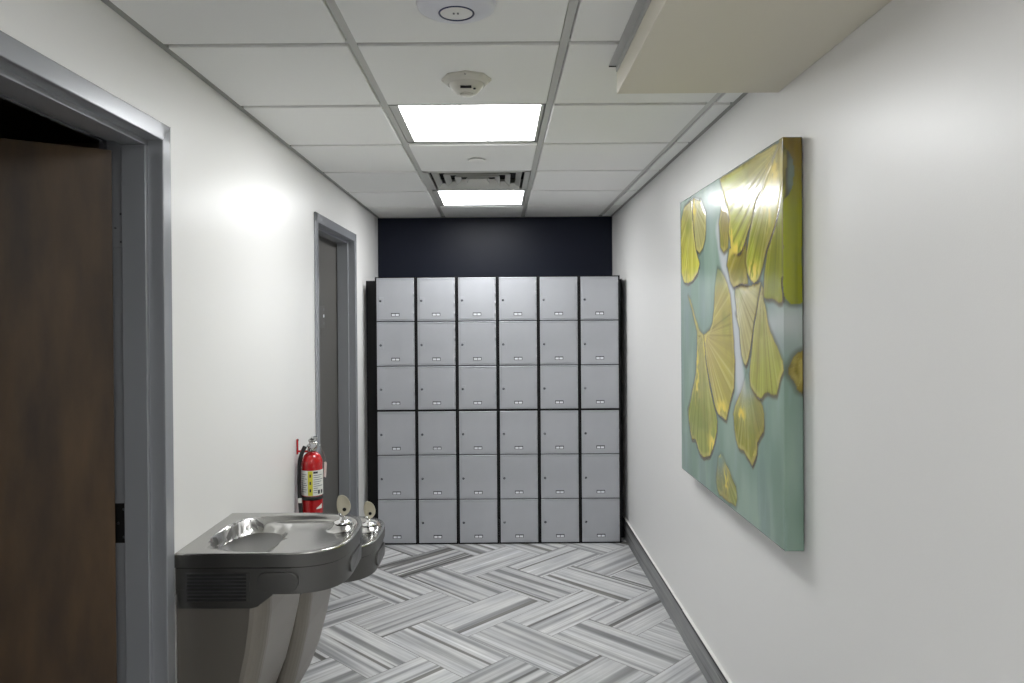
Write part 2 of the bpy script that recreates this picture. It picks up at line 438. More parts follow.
# ------------------------------------------------------------------ lockers
LX0, LP, LY = -.8455, .2808, 5.09
DH = .3068
def make_locker():
    t = thing('locker_unit', '', 'locker', group='three-door locker units')
    hw = LP/2-.0008; hh = DH*3
    b = MB()
    b.box(-hw, hw, .016, .46, 0, hh)                                          # carcass
    b.box(-hw, -hw+.0095, 0, .016, 0, hh); b.box(hw-.0095, hw, 0, .016, 0, hh)     # black front edges
    b.box(-hw+.0095, hw-.0095, 0, .016, 0, .006); b.box(-hw+.0095, hw-.0095, 0, .016, hh-.006, hh)
    b.build('body', M_black, t)
    x0, x1 = -hw+.0105, hw-.0105
    for k in range(3):
        z0 = k*DH+(.0075 if k == 0 else .003); z1 = (k+1)*DH-(.0075 if k == 2 else .003)
        d = MB()
        d.box(x0, x1, -.001, .014, z0, z1, 0, .0018, 2)
        # pressed panel standing proud of its rim, narrow frame strip on lock side, hinge strip on the other
        d.box(x0+.012, x1-.012, -.0045, .001, z0+.010, z1-.012, 0, .0022, 2)
        # folded top lip and shadow line
        d.box(x0+.001, x1-.001, -.006, .0, z1-.0075, z1-.0015, 0, .0012)
        for zz in (.16, .4, .62, .86):
            d.lathe([(0, -.017), (.0032, -.017), (.0032, .017), (0, .017)], x1-.004, -.0015, 10, 0, True, 'z', z0+(z1-z0)*zz)
        do = d.build('door', M_locker, t)
        zc = z0+(z1-z0)*.47
        l = MB(); l.box(x0+.016, x0+.048, -.0056, -.004, zc-.028, zc+.024, 1, .0008)
        l.lathe([(0, 0), (.0085, 0), (.0085, -.006), (.0065, -.008), (0, -.008)], x0+.027, -.0056, 20, 0, True, 'y', zc)
        for o_ in (): pass
        l.box(x0+.0262, x0+.0278, -.0005, .0, zc-.004, zc+.004, 0)
        lo = l.build('lock', [M_lock, M_locker], do)
        zp = z0+.045
        p = MB(); p.box(-.029, .029, -.0062, -.004, zp-.011, zp+.011, 0, .0006)
        p.box(-.0245, -.002, -.0068, -.0058, zp-.0085, zp+.0045, 1, .0004); p.box(.002, .0245, -.0068, -.0058, zp-.0085, zp+.0045, 1, .0004)
        p.build('number_plate', [M_platef, M_plate], do)
    return t
proto = make_locker()
ORD = ['leftmost, beside the left wall', 'second from the left', 'third from the left', 'fourth from the left', 'fifth from the left', 'rightmost, beside the right wall']
for tier, tn in ((1, 'upper'), (0, 'lower')):
    for i in range(6):
        o = proto if (tier == 1 and i == 0) else copy_tree(proto)
        o.location = (LX0+LP*(i+.5), LY, tier*DH*3+.003)
        o['label'] = f'grey steel three-door locker unit in the {tn} tier, {ORD[i]}'
def filler(label, x0, x1, sk):
    b = MB()
    b.prism([(x0, LY+.13), (x1, LY+.13), (x1, LY+.45), (x0+sk, LY+.45)], 'z', .0, 1.820, 0, .0015)
    b.prism([(x0, LY+.131), (x1, LY+.131), (x1, LY+.13), (x0, LY+.13)], 'z', 1.820, 1.826, 0)
    tag(b.build('filler_panel', M_black), label, 'panel', 'black filler panels beside the lockers')
filler('narrow black filler panel between the lockers and the left wall', xl(LY+.13)+.0015, LX0-.0015, .0078)
filler('narrow black filler panel between the lockers and the right wall', LX0+6*LP+.0015, XR-.0135, 0)

# ------------------------------------------------------------------ drinking fountains
FW, FD = .463, .497
def basin_outline(n=64, inset=0.0):
    pts = []
    xs_ = .31; hw = FW/2
    for k in range(9): pts.append((xs_*k/8, 0))
    for k in range(1, n):
        a = -math.pi/2+math.pi*k/n
        ca, sa = math.cos(a), math.sin(a)
        x = xs_+(FD-xs_)*abs(ca)**(2/2.5); y = hw+hw*math.copysign(abs(sa)**(2/3.4), sa)
        pts.append((x, y))
    for k in range(9): pts.append((xs_*(8-k)/8, FW))
    for k in range(1, 12): pts.append((0, FW*(12-k)/12))
    if inset:
        cx, cy = .26, FW/2
        pts = [(max(0, x-inset*(1 if x > .31 else 0)*(x-.31)/(FD-.31)) if x else 0, cy+(y-cy)*(1-inset/cy)) for x, y in pts]
    return pts
def sst(a, b, v):
    t_ = min(1, max(0, (v-a)/(b-a))); return t_*t_*(3-2*t_)
def basin_depth(x, y):
    p_ = 2.3 if x < .262 else 3.2
    q = (abs((x-.262)/.222)**p_+abs((y-.224)/.212)**p_)
    d = .019*sst(1.0, .86, q)+.006*sst(.8, .1, q)
    q2 = (abs((x-.150)/.106)**2.2+abs((y-.215)/.180)**2.2)
    d += .028*sst(1.0, .62, q2)*sst(1.0, .85, q)+.012*sst(.6, .0, q2)
    rb = math.hypot(x-.428, y-.335)
    d *= sst(.020, .048, rb)
    return d
def make_fountain():
    t = thing('drinking_fountain', '', 'drinking fountain', group='drinking fountains')
    # basin with pressed bowl
    out = basin_outline(); t4 = bmesh.new(); cx, cy = .262, .226; loops = []
    fr = [1.0, .992, .98, .965, .95, .935, .92, .905, .89, .875, .86, .84, .82, .79, .76, .73, .69, .65, .61, .57, .53, .49, .45, .41, .37, .33, .29, .25, .21, .17, .13, .09, .05]
    for f_ in fr:
        lp = []
        for x, y in out:
            X, Y = cx+(x-cx)*f_, cy+(y-cy)*f_
            z = -basin_depth(X, Y)-(.0025 if f_ == 1.0 else 0)
            lp.append(t4.verts.new((X, Y, z)))
        loops.append(lp)
    n = len(out)
    low = [t4.verts.new((cx+(x-cx)*1.003, cy+(y-cy)*1.004, -.0045)) for x, y in out]; low2 = [t4.verts.new((x, y, -.042)) for x, y in out]; low3 = [t4.verts.new((cx+(x-cx)*.985, cy+(y-cy)*.985, -.046)) for x, y in out]
    seq = [low3, low2, low]+loops
    for A, B in zip(seq, seq[1:]):
        for k in range(n): t4.faces.new((A[k], A[(k+1) % n], B[(k+1) % n], B[k]))
    bmesh.ops.split_edges(t4, edges=[e for e in t4.edges if all(v in low for v in e.verts) or all(v in low2 for v in e.verts)])
    t4.faces.new(loops[-1]); t4.faces.new(low3[::-1])
    bmesh.ops.recalc_face_normals(t4, faces=t4.faces[:])
    q = MB(); q.merge(t4, 0, True)
    for p in q.bm.faces:
        if abs(p.normal.z) < .3 and p.calc_center_median().z < -.005 and max(v.co.z for v in p.verts)-min(v.co.z for v in p.verts) > .03: p.material_index = 1
    q.lathe([(0, 0), (.018, 0), (.018, .002), (0, .003)], .150, .215, 20, 1, True, 'z', -.0655)
    ba = q.build('basin', [M_steel, M_steel2], t)
    # apron under the basin
    ap = basin_outline(inset=.006)
    q = MB(); q.prism(ap, 'z', -.124, -.044, 0)
    for p in q.bm.faces: p.smooth = False
    q.prism([(.004, -.166), (.225, -.166), (.243, -.162), (.290, -.1265), (.290, -.110), (.004, -.110)], 'y', .0055, FW-.0055, 0)
    for k in range(2): q.box(.004, .345, (.0035, FW-.0065)[k], (.0065, FW-.0035)[k], -.0465, -.0435, 1)
    apo = q.build('apron', [M_steel2, M_dark], t)
    for side in (0, 1):
        y_a, y_b = ((.0038, .0062), (FW-.0062, FW-.0038))[side]
        q = MB()
        q.box(.030, .222, y_a, y_b, -.148, -.060, 0, .0008)
        for k in range(8):
            z = -.0665-k*.0105
            q.box(.036, .212, y_a-(.0008 if side == 0 else -.0008), y_b-(.0008 if side == 0 else -.0008), z-.0032, z+.0032, 1)
        q.build('louvre_grille', [M_steel2, M_dark], apo)
    def rrect(x0, x1, z0, z1, r):
        pts = []
        for ccx, ccz, a0 in ((x1-r, z0+r, -90), (x1-r, z1-r, 0), (x0+r, z1-r, 90), (x0+r, z0+r, 180)):
            for k in range(7): pts.append((ccx+r*math.cos(R(a0+15*k)), ccz+r*math.sin(R(a0+15*k))))
        return pts
    for y_a, y_b in ((-.0035, .012), (FW-.012, FW+.0035)):
        MB().prism(rrect(.246, .368, -.116, -.058, .024), 'y', y_a, y_b, 0, .0025).build('push_bar', M_steel2, t)
    q = MB(); tq = bmesh.new()
    prof = rrect(FW/2-.085, FW/2+.085, -.112, -.062, .022)
    # front push bar curved along the bow of the apron
    def bow(y): return .31+(FD-.006-.31)*(1-abs((y-FW/2)/(FW/2))**3.4)**(1/2.5)
    A = [tq.verts.new((bow(y)+.006, y, z)) for y, z in prof]; B = [tq.verts.new((bow(y)-.01, y, z)) for y, z in prof]
    m_ = len(prof)
    tq.faces.new(B)
    for k in range(m_): tq.faces.new((A[k], A[(k+1) % m_], B[(k+1) % m_], B[k]))
    ctr = tq.verts.new((bow(FW/2)+.007, FW/2, -.087))
    for k in range(m_): tq.faces.new((A[k], A[(k+1) % m_], ctr))
    bmesh.ops.recalc_face_normals(tq, faces=tq.faces[:]); q.merge(tq, 0)
    q.build('push_bar', M_steel2, t)
    # tapering cabinet below
    q = MB(); tb = bmesh.new(); rings = []
    for z, fx in ((-.112, .272), (-.20, .268), (-.30, .254), (-.40, .232), (-.50, .205), (-.60, .166), (-.69, .112), (-.70, .104)):
        ch = min(.05, fx*.3); y0_, y1_ = .010, FW-.010
        P = [(.002, y0_)]
        for k in range(7):
            a = R(-90+90*k/6); P.append((fx-ch+ch*math.cos(a), y0_+ch*1.1+ch*1.1*math.sin(a)))
        for k in range(7):
            a = R(90*k/6); P.append((fx-ch+ch*math.cos(a), y1_-ch*1.1+ch*1.1*math.sin(a)))
        P.append((.002, y1_))
        rings.append([tb.verts.new((x, y, z)) for x, y in P])
    for A, B in zip(rings, rings[1:]):
        for k in range(len(A)): tb.faces.new((A[k], A[(k+1) % len(A)], B[(k+1) % len(A)], B[k]))
    tb.faces.new(rings[0]); tb.faces.new(rings[-1][::-1])
    bmesh.ops.recalc_face_normals(tb, faces=tb.faces[:])
    q.merge(tb, 0, False)
    for p in q.bm.faces: p.smooth = len(p.verts) == 4 and abs(p.normal.z) < .7 and p.normal.x > .02
    q.build('cabinet', M_body, t)
    # bubbler: chrome boss and spout, pale hooded guard
    bx_, by_ = .428, .335
    q = MB(); q.lathe([(.030, -.001), (.029, .004), (.018, .007), (.011, .010), (.010, .020), (.0, .021)], bx_, by_, 28)
    q.tube([(bx_-.002, by_, .012), (bx_-.004, by_-.003, .024), (bx_-.012, by_-.006, .032)], .006, 12)
    bo = q.build('bubbler', M_chrome, t)
    g = MB(); tg = bmesh.new(); NU, NV = 22, 14; grid = []
    # cupped shell open towards the bowl; taller than wide, straight on the left, bulging on the right
    for i in range(NU+1):
        a = 2*math.pi*i/NU; row = []
        for j in range(NV+1):
            r_ = j/NV
            ex = math.cos(a); ez = math.sin(a)
            ex = ex*(.0165 if ex < 0 else .0300); ez = ez*(.040 if ez > 0 else .032)
            row.append((ex*r_, .016*(1-r_**2.2), ez*r_))
        grid.append(row)
    def shell(off, rev):
        V = [[tg.verts.new((x, y+off*(1-.4*j/NV), z)) for j, (x, y, z) in enumerate(row[1:], 1)] for row in grid[:-1]]
        c0 = tg.verts.new((0, .016+off, 0))
        for i in range(NU):
            A, B = V[i], V[(i+1) % NU]
            tg.faces.new((c0, A[0], B[0]))
            for j in range(NV-1): tg.faces.new((A[j], A[j+1], B[j+1], B[j]))
        return V
    V1 = shell(0, 0); V2 = shell(.007, 1)
    for i in range(NU): tg.faces.new((V1[i][-1], V1[(i+1) % NU][-1], V2[(i+1) % NU][-1], V2[i][-1]))
    bmesh.ops.recalc_face_normals(tg, faces=tg.faces[:])
    g.merge(tg, 0, True, Matrix.Translation((bx_-.002, by_-.006, .054)) @ Matrix.Rotation(R(14), 4, 'Z') @ Matrix.Rotation(R(-8), 4, 'Y'))
    g.lathe([(0, 0), (.0062, 0), (.0062, .003), (0, .003)], bx_+.004, by_+.006, 16, 1, True, 'y', .042)
    g.build('bubbler_guard', [M_guard, M_hinge], bo)
    return t
f1 = make_fountain()
f1['label'] = 'stainless steel wall drinking fountain beside the open door, the nearer and higher of the pair'
f2 = copy_tree(f1)
f2['label'] = 'stainless steel wall drinking fountain behind the first, mounted lower'
for o, y, z in ((f1, 2.193, .857), (f2, 2.663, .72)):
    o.location = (xl(y)+.001, y, z); o.rotation_euler = (0, 0, ANG)

# ------------------------------------------------------------------ fire extinguisher
EY = 3.48; ER = .0485
root = thing('fire_extinguisher', 'red fire extinguisher with a white and yellow label on the wall before the grey door', 'fire extinguisher', (xl(EY)+.072, EY, .611), ANG)
MB().lathe([(0, .006), (.030, .004), (.040, .0), (ER-.002, .004), (ER, .012), (ER, .270), (.046, .287), (.038, .303), (.026, .314), (.017, .319), (.017, .332), (0, .332)], n=44).build('cylinder', M_red, root)
def patch(q, a0, a1, z0, z1, r, mi, n=16):
    for k in range(n):
        b0, b1 = R(a0+(a1-a0)*k/n), R(a0+(a1-a0)*(k+1)/n)
        q.quad([(r*math.cos(b0), r*math.sin(b0), z0), (r*math.cos(b1), r*math.sin(b1), z0), (r*math.cos(b1), r*math.sin(b1), z1), (r*math.cos(b0), r*math.sin(b0), z1)], mi).smooth = True
q = MB(); CA = -75
patch(q, CA-100, CA+100, .120, .238, ER+.0006, 0, 40)
patch(q, CA-24, CA+2, .122, .236, ER+.0011, 1)
for z in (.146, .180, .214): patch(q, CA-15, CA-7, z-.007, z+.007, ER+.0015, 3, 4)
patch(q, CA+5, CA+30, .224, .233, ER+.0011, 3)
for k in range(9):
    z = .214-k*.010
    patch(q, CA+6, CA+(62, 48, 66, 55, 40, 64, 30, 28, 26)[k], z, z+.003, ER+.0011, 2)
    patch(q, CA-80, CA-(32, 40, 30, 44, 34, 30, 38, 32, 36)[k], z+.004, z+.007, ER+.0011, 2)
for a in (30, 50): patch(q, CA+a, CA+a+13, .128, .146, ER+.0015, 3, 4)
q.build('instruction_label', [M_label, M_yellow, M_ink, M_inkd], root)
q = MB()
for k in range(8):
    b0, b1 = R(CA+18+5*k), R(CA+18+5*(k+1))
    h0, h1 = .010*k/8*2, .010*(k+1)/8*2
    r_ = ER+.0008
    pts = [(r_*math.cos(b0), r_*math.sin(b0), .058), (r_*math.cos(b1), r_*math.sin(b1), .058), (r_*math.cos(b1), r_*math.sin(b1), .058+h1+.003)]
    if k: pts.append((r_*math.cos(b0), r_*math.sin(b0), .058+h0+.003))
    q.quad(pts)
q.build('white_sticker', M_label, root)
q = MB(); q.lathe([(ER+.0005, .100), (ER+.002, .100), (ER+.002, .117), (ER+.0005, .117)], n=44); q.build('strap', M_rubber, root)
q = MB(); q.lathe([(.019, .322), (.021, .326), (.021, .338), (.015, .342), (.014, .366), (.017, .368), (.017, .376), (0, .377)], n=24)
q.lathe([(0, 0), (.012, 0), (.012, .010), (0, .010)], .018, -.008, 18, 0, True, 'x', .350)
q.tube([(0, -.014, .352), (-.005, -.030, .354), (-.010, -.036, .347)], .008, 12)
vo = q.build('valve', M_steel, root)
MB().lathe([(0, 0), (.0135, 0), (.0135, .008), (0, .009)], .010, -.022, 20, 0, True, 'y', .352).build('pressure_gauge', M_plate, vo)
q = MB()
q.prism([(-.012, .378), (.0, .384), (.040, .398), (.062, .394), (.062, .389), (.040, .391), (.0, .377)], 'y', -.012, .012, 0, .001)
q.build('handle', M_chrome, root, rotz=R(-62))
q = MB(); q.prism([(-.005, .362), (.012, .366), (.058, .372), (.060, .367), (.014, .358), (-.005, .355)], 'y', -.011, .011, 0, .001); q.build('lever', M_chrome, root, rotz=R(-62))
hp = []
for k in range(25):
    u = k/24
    ang = R(-125-18*math.sin(u*math.pi))
    rr = .036+(.024)*sst(0, .22, u)
    hp.append((rr*math.cos(ang)-.004, rr*math.sin(ang), .349-.330*u+.012*math.sin(min(1, u*5)*math.pi)))
q = MB(); q.tube(hp, .0095, 12); ho = q.build('hose', M_rubber, root)
q = MB(); e_ = hp[-7]; q.box(e_[0]-.006, e_[0]+.012, e_[1]-.0125, e_[1]-.0095, e_[2]-.012, e_[2]+.010, 0, .001); q.build('hose_clip', M_label, ho)
q = MB(); q.prism([(.026, .190), (.038, .186), (.042, .255), (.038, .262), (.030, .260)], 'y', .046, .0475, 0); tg_ = q.build('inspection_tag', M_label, root)
tg_.location = (.014, .006, 0)
q = MB(); q.tube([(.030, .016, .352), (.052, .044, .285), (.052, .052, .262)], .0012, 6); q.build('tag_wire', M_steel, root)
q = MB(); q.box(.001, .006, -.009, .009, .918, .990, 0, .001)
q.box(.004, .060, -.009, -.005, .928, .936, 0, .0005); q.box(.004, .060, .005, .009, .928, .936, 0, .0005)
q.lathe([(0, 0), (.005, 0), (.004, .003), (0, .003)], .006, 0, 12, 1, True, 'x', .985)
tag(q.build('wall_bracket', [M_red, M_rubber], loc=(xl(EY), EY, 0), rotz=ANG), 'small red wall hook holding the fire extinguisher by its neck', 'bracket')

# ------------------------------------------------------------------ canvas with ginkgo leaves
LEAVES = {
'1a' : ([(0.174, 0.985), (0.06, 0.975), (0.012, 0.93), (0.006, 0.859), (0.015, 0.735), (0.05, 0.7), (0.103, 0.69), (0.174, 0.699), (0.238, 0.723), (0.264, 0.749), (0.22, 0.798), (0.191, 0.855), (0.171, 0.913)], (0.174, 0.982)) ,
'1b' : ([(0.185, 0.985), (0.28, 0.965), (0.342, 0.91), (0.335, 0.838), (0.331, 0.828), (0.301, 0.798), (0.261, 0.785), (0.22, 0.801), (0.185, 0.878), (0.173, 0.948)], (0.185, 0.98)) ,
'2d' : ([(0.511, 0.912), (0.488, 0.87), (0.485, 0.861), (0.499, 0.784), (0.531, 0.764), (0.571, 0.772), (0.589, 0.843), (0.582, 0.887)], (0.584, 0.944)) ,
'2e' : ([(0.586, 0.771), (0.562, 0.724), (0.591, 0.674), (0.62, 0.656), (0.678, 0.66), (0.746, 0.657), (0.741, 0.693), (0.735, 0.729), (0.737, 0.783)], (0.978, 0.986)) ,
'2a' : ([(0.993, 0.993), (0.82, 0.998), (0.73, 0.995), (0.493, 0.998), (0.521, 0.955), (0.559, 0.905), (0.589, 0.857), (0.58, 0.82), (0.602, 0.774), (0.626, 0.757), (0.66, 0.748), (0.688, 0.752), (0.712, 0.765), (0.75, 0.8), (0.783, 0.826), (0.816, 0.878), (0.955, 0.931)], (0.978, 0.982)) ,
'2b' : ([(0.993, 0.993), (0.889, 0.924), (0.803, 0.854), (0.777, 0.819), (0.736, 0.747), (0.728, 0.721), (0.741, 0.689), (0.766, 0.669), (0.798, 0.658), (0.825, 0.664), (0.837, 0.674), (0.859, 0.698), (0.884, 0.734), (0.929, 0.778), (0.973, 0.828), (1.001, 0.902)], (0.978, 0.982)) ,
'2c' : ([(1.0, 0.989), (0.976, 0.907), (0.941, 0.785), (0.929, 0.778), (0.895, 0.733), (0.871, 0.68), (0.867, 0.63), (0.871, 0.615), (0.914, 0.612), (0.947, 0.606), (0.973, 0.599), (0.99, 0.602), (0.997, 0.645), (1.002, 0.644), (1.01, 0.979)], (1.0, 0.997)) ,
'3a' : ([(0.636, 0.679), (0.637, 0.624), (0.654, 0.568), (0.64, 0.578), (0.674, 0.531), (0.68, 0.494), (0.689, 0.462), (0.706, 0.44), (0.726, 0.432), (0.743, 0.447), (0.76, 0.475), (0.778, 0.519), (0.795, 0.559), (0.814, 0.585), (0.834, 0.631), (0.846, 0.658), (0.759, 0.652), (0.678, 0.662)], (0.621, 0.687)) ,
'3b' : ([(0.852, 0.652), (0.827, 0.61), (0.814, 0.576), (0.794, 0.541), (0.773, 0.475), (0.759, 0.43), (0.756, 0.399), (0.764, 0.377), (0.789, 0.362), (0.814, 0.353), (0.85, 0.353), (0.868, 0.365), (0.891, 0.372), (0.919, 0.37), (0.951, 0.372), (0.967, 0.395), (0.978, 0.416), (0.996, 0.437), (0.99, 0.46), (0.965, 0.487), (0.939, 0.506), (0.912, 0.53), (0.896, 0.555), (0.885, 0.584), (0.869, 0.609), (0.867, 0.643)], (0.858, 0.651)) ,
'4a' : ([(0.467, 0.721), (0.435, 0.662), (0.424, 0.59), (0.408, 0.549), (0.377, 0.527), (0.31, 0.51), (0.328, 0.451), (0.345, 0.404), (0.363, 0.378), (0.414, 0.309), (0.435, 0.28), (0.465, 0.264), (0.515, 0.257), (0.546, 0.254), (0.566, 0.286), (0.587, 0.318), (0.619, 0.359), (0.629, 0.445), (0.616, 0.516), (0.603, 0.588), (0.59, 0.636), (0.567, 0.666), (0.537, 0.692), (0.497, 0.714)], (0.31, 0.51)) ,
'4b' : ([(0.106, 0.647), (0.159, 0.593), (0.19, 0.559), (0.227, 0.514), (0.219, 0.435), (0.204, 0.367), (0.125, 0.267), (0.094, 0.228), (0.094, 0.235), (0.106, 0.19), (0.125, 0.157), (0.148, 0.132), (0.196, 0.139), (0.232, 0.112), (0.26, 0.097), (0.296, 0.095), (0.334, 0.103), (0.372, 0.117), (0.4, 0.141), (0.428, 0.177), (0.449, 0.206), (0.456, 0.238), (0.439, 0.266), (0.405, 0.298), (0.371, 0.347), (0.336, 0.409), (0.318, 0.462), (0.306, 0.507), (0.252, 0.526), (0.201, 0.571), (0.139, 0.634)], (0.291, 0.504)) ,
'5' : ([(0.732, 0.413), (0.697, 0.371), (0.669, 0.345), (0.632, 0.313), (0.612, 0.282), (0.616, 0.274), (0.622, 0.242), (0.636, 0.211), (0.657, 0.191), (0.681, 0.188), (0.706, 0.19), (0.722, 0.181), (0.745, 0.174), (0.773, 0.162), (0.79, 0.178), (0.803, 0.194), (0.812, 0.213), (0.816, 0.231), (0.835, 0.251), (0.859, 0.27), (0.867, 0.294), (0.866, 0.315), (0.855, 0.335), (0.838, 0.345), (0.801, 0.359), (0.764, 0.39)], (0.732, 0.413)) ,
'7' : ([(0.46, 0.126), (0.445, 0.082), (0.437, 0.044), (0.448, 0.024), (0.473, 0.012), (0.515, 0.011), (0.554, 0.011), (0.6, 0.013), (0.633, 0.012), (0.645, 0.043), (0.632, 0.073), (0.603, 0.09), (0.573, 0.108), (0.542, 0.121), (0.511, 0.14), (0.486, 0.143)], (0.478, 0.139)) ,
'2s': ([(0.9994, 0.843), (1.0143, 0.862), (1.0242, 0.885), (1.0272, 0.916), (1.0228, 0.944), (1.0114, 0.967), (1.0007, 0.981), (1.0009, 1.001), (1.0466, 1.0), (1.0465, 0.601), (1.031, 0.598), (1.0155, 0.599), (1.0078, 0.605), (1.0021, 0.617), (0.9974, 0.644)], (1.045,1.0)),
'6': ([(1.0453, 0.486), (1.0337, 0.48), (1.022, 0.469), (1.0141, 0.455), (1.0101, 0.446), (1.008, 0.43), (1.0138, 0.422), (1.0214, 0.414), (1.029, 0.401), (1.0347, 0.387), (1.0443, 0.383), (1.0466, 0.383), (1.0477, 0.486)], (1.06,.46)),
}
def build_canvas():
    y_near, width, zb, height, thick = 2.143, 1.205, .866, 1.2, .055
    NS, NT, NSD = 330, 330, 16
    smax = 1+thick/1.21
    s = np.concatenate([np.linspace(0, 1, NS), 1+(smax-1)*np.arange(1, NSD+1)/NSD]); t = np.linspace(0, 1, NT)
    S, Tt = np.meshgrid(s, t, indexing='ij'); P = np.stack([S.ravel(), Tt.ravel()], 1)
    rs = np.random.RandomState(5)
    def vnoise(x, y, fx, fy, seed):
        r = np.random.RandomState(seed); G = r.rand(64, 64)
        u, v = x*fx, y*fy; iu = np.floor(u).astype(int); iv = np.floor(v).astype(int); fu = u-iu; fv = v-iv
        fu = fu*fu*(3-2*fu); fv = fv*fv*(3-2*fv)
        g = lambda a, b: G[a % 64, b % 64]
        return (g(iu, iv)*(1-fu)+g(iu+1, iv)*fu)*(1-fv)+(g(iu, iv+1)*(1-fu)+g(iu+1, iv+1)*fu)*fv
    def fb(x, y, fx, fy, seed): return .55*vnoise(x, y, fx, fy, seed)+.3*vnoise(x, y, fx*2.1, fy*2.1, seed+1)+.15*vnoise(x, y, fx*4.3, fy*4.3, seed+2)
    x, y = P[:, 0], P[:, 1]
    L3 = lambda c: np.array([c[0], c[1], c[2]], float)
    def lerp(a, b, k): return a+(b-a)*np.clip(k, 0, 1)[:, None]
    def ss(a, b, v):
        q = np.clip((v-a)/(b-a), 0, 1); return q*q*(3-2*q)
    # ground: soft grey-greens brushed mostly downwards, with pale drifts
    col = lerp(L3((126, 152, 136))[None], L3((158, 180, 164))[None], ss(.3, .75, fb(x, y, 7, 2.5, 10)))
    col = lerp(col, L3((122, 142, 138))[None], .5*ss(.45, .7, fb(x, y, 14, 3, 20)))
    col = lerp(col, L3((150, 172, 166))[None], .35*ss(.55, .8, fb(x, y, 40, 5, 27)))
    def drift(cx, cy, rx, ry, c, k):
        nonlocal col
        q = ((x-cx)/rx)**2+((y-cy)/ry)**2
        col = lerp(col, L3(c)[None], k*np.exp(-q)*(.7+.6*fb(x, y, 10, 6, 31)))
    drift(.66, .42, .035, .16, (196, 202, 206), .95); drift(.60, .60, .025, .13, (186, 196, 196), .8); drift(.53, .76, .02, .06, (206, 212, 212), .9)
    drift(.95, .55, .09, .05, (190, 196, 194), .9); drift(1.03, .55, .05, .05, (190, 196, 194), .8); drift(.96, .50, .1, .03, (140, 150, 148), .5)
    drift(.09, .56, .05, .14, (134, 152, 150), .7); drift(.40, .93, .07, .08, (184, 198, 200), .7)
    drift(.33, .60, .07, .08, (150, 168, 162), .6); drift(.80, .22, .1, .12, (126, 156, 142), .5); drift(1.0, .95, .012, .1, (90, 118, 118), .8)
    pl = [(.485, .84), (.52, .76), (.56, .69), (.60, .62), (.635, .54), (.655, .46), (.675, .40), (.70, .34)]
    dm_ = np.full(len(P), 9.0)
    for (ax, ay), (bx, by) in zip(pl, pl[1:]):
        q_ = np.clip(((x-ax)*(bx-ax)+(y-ay)*(by-ay))/((bx-ax)**2+(by-ay)**2), 0, 1)
        dm_ = np.minimum(dm_, np.hypot(x-ax-q_*(bx-ax), y-ay-q_*(by-ay)))
    col = lerp(col, L3((204, 208, 212))[None], .9*ss(.050, .018, dm_+.012*(fb(x, y, 16, 8, 35)-.5)))
    hgt = .0003*fb(x, y, 60, 60, 40)
    def inside_dist(poly):
        pl = np.array(poly); n = len(pl); ins = np.zeros(len(P), bool); dm = np.full(len(P), 9.0)
        bb = (x > pl[:, 0].min()-.05) & (x < pl[:, 0].max()+.05) & (y > pl[:, 1].min()-.05) & (y < pl[:, 1].max()+.05)
        idx = np.nonzero(bb)[0]; X, Y = x[idx]+.004*(vnoise(x[idx], y[idx], 30, 30, 50)-.5), y[idx]+.004*(vnoise(x[idx], y[idx], 30, 30, 51)-.5)
        I = np.zeros(len(idx), bool); D = np.full(len(idx), 9.0)
        for k in range(n):
            (ax, ay), (bx, by) = pl[k], pl[(k+1) % n]
            c_ = ((ay > Y) != (by > Y))
            with np.errstate(divide='ignore', invalid='ignore'):
                xi = (bx-ax)*(Y-ay)/(by-ay+1e-12)+ax
            I ^= c_ & (X < xi)
            ex, ey = bx-ax, by-ay; l2 = ex*ex+ey*ey+1e-12
            q = np.clip(((X-ax)*ex+(Y-ay)*ey)/l2, 0, 1)
            D = np.minimum(D, np.hypot(X-ax-q*ex, Y-ay-q*ey))
        ins[idx] = I; dm[idx] = D
        return ins, dm
    STY = {'1a': ((178, 172, 92), (208, 204, 74)), '1b': ((196, 190, 132), (186, 180, 108)), '2d': ((150, 132, 60), (176, 164, 70)), '2e': ((150, 138, 44), (158, 146, 48)),
           '2a': ((190, 178, 96), (186, 190, 62)), '2b': ((186, 176, 92), (170, 178, 44)), '2c': ((170, 166, 66), (150, 155, 24)), '3a': ((236, 232, 202), (198, 190, 126)),
           '3b': ((200, 192, 124), (176, 178, 66)), '4a': ((190, 172, 96), (182, 170, 70)), '4b': ((176, 168, 96), (160, 168, 70)), '5': ((186, 188, 164), (150, 148, 40)),
           '6': ((140, 124, 30), (118, 104, 16)), '7': ((150, 152, 118), (152, 158, 72)), '2s': ((124, 104, 26), (150, 156, 16))}
    allin = np.zeros(len(P), bool)
    for name in ('1b', '1a', '7', '4b', '4a', '5', '3a', '3b', '2e', '2d', '2c', '2a', '2b', '2s', '6'):
        poly, ap = LEAVES[name]
        I, D = inside_dist(poly)
        c0, c1 = map(L3, STY[name])
        dx, dy = x-ap[0], y-ap[1]; rad = np.hypot(dx, dy); ang = np.arctan2(dx, -dy)
        rmax = rad[I].max() if I.any() else 1
        k = rad/rmax
        base = lerp(np.repeat(c0[None], len(P), 0), c1[None], ss(.05, .85, k))
        sd = abs(hash(name)) % 7 if False else sum(map(ord, name))
        v = .6*vnoise(ang*0+sd, ang, 1, 26, sd)+.4*vnoise(rad, ang, 4, 60, sd+3)
        base = base*(.87+.26*v)[:, None]
        base = lerp(base, L3((226, 214, 150))[None], .35*ss(.68, .86, v))
        base = lerp(base, L3((104, 96, 34))[None], .35*ss(.30, .16, v))
        base = lerp(base, L3((120, 136, 40))[None], .35*ss(.55, .75, fb(x, y, 9, 9, sd+9)))
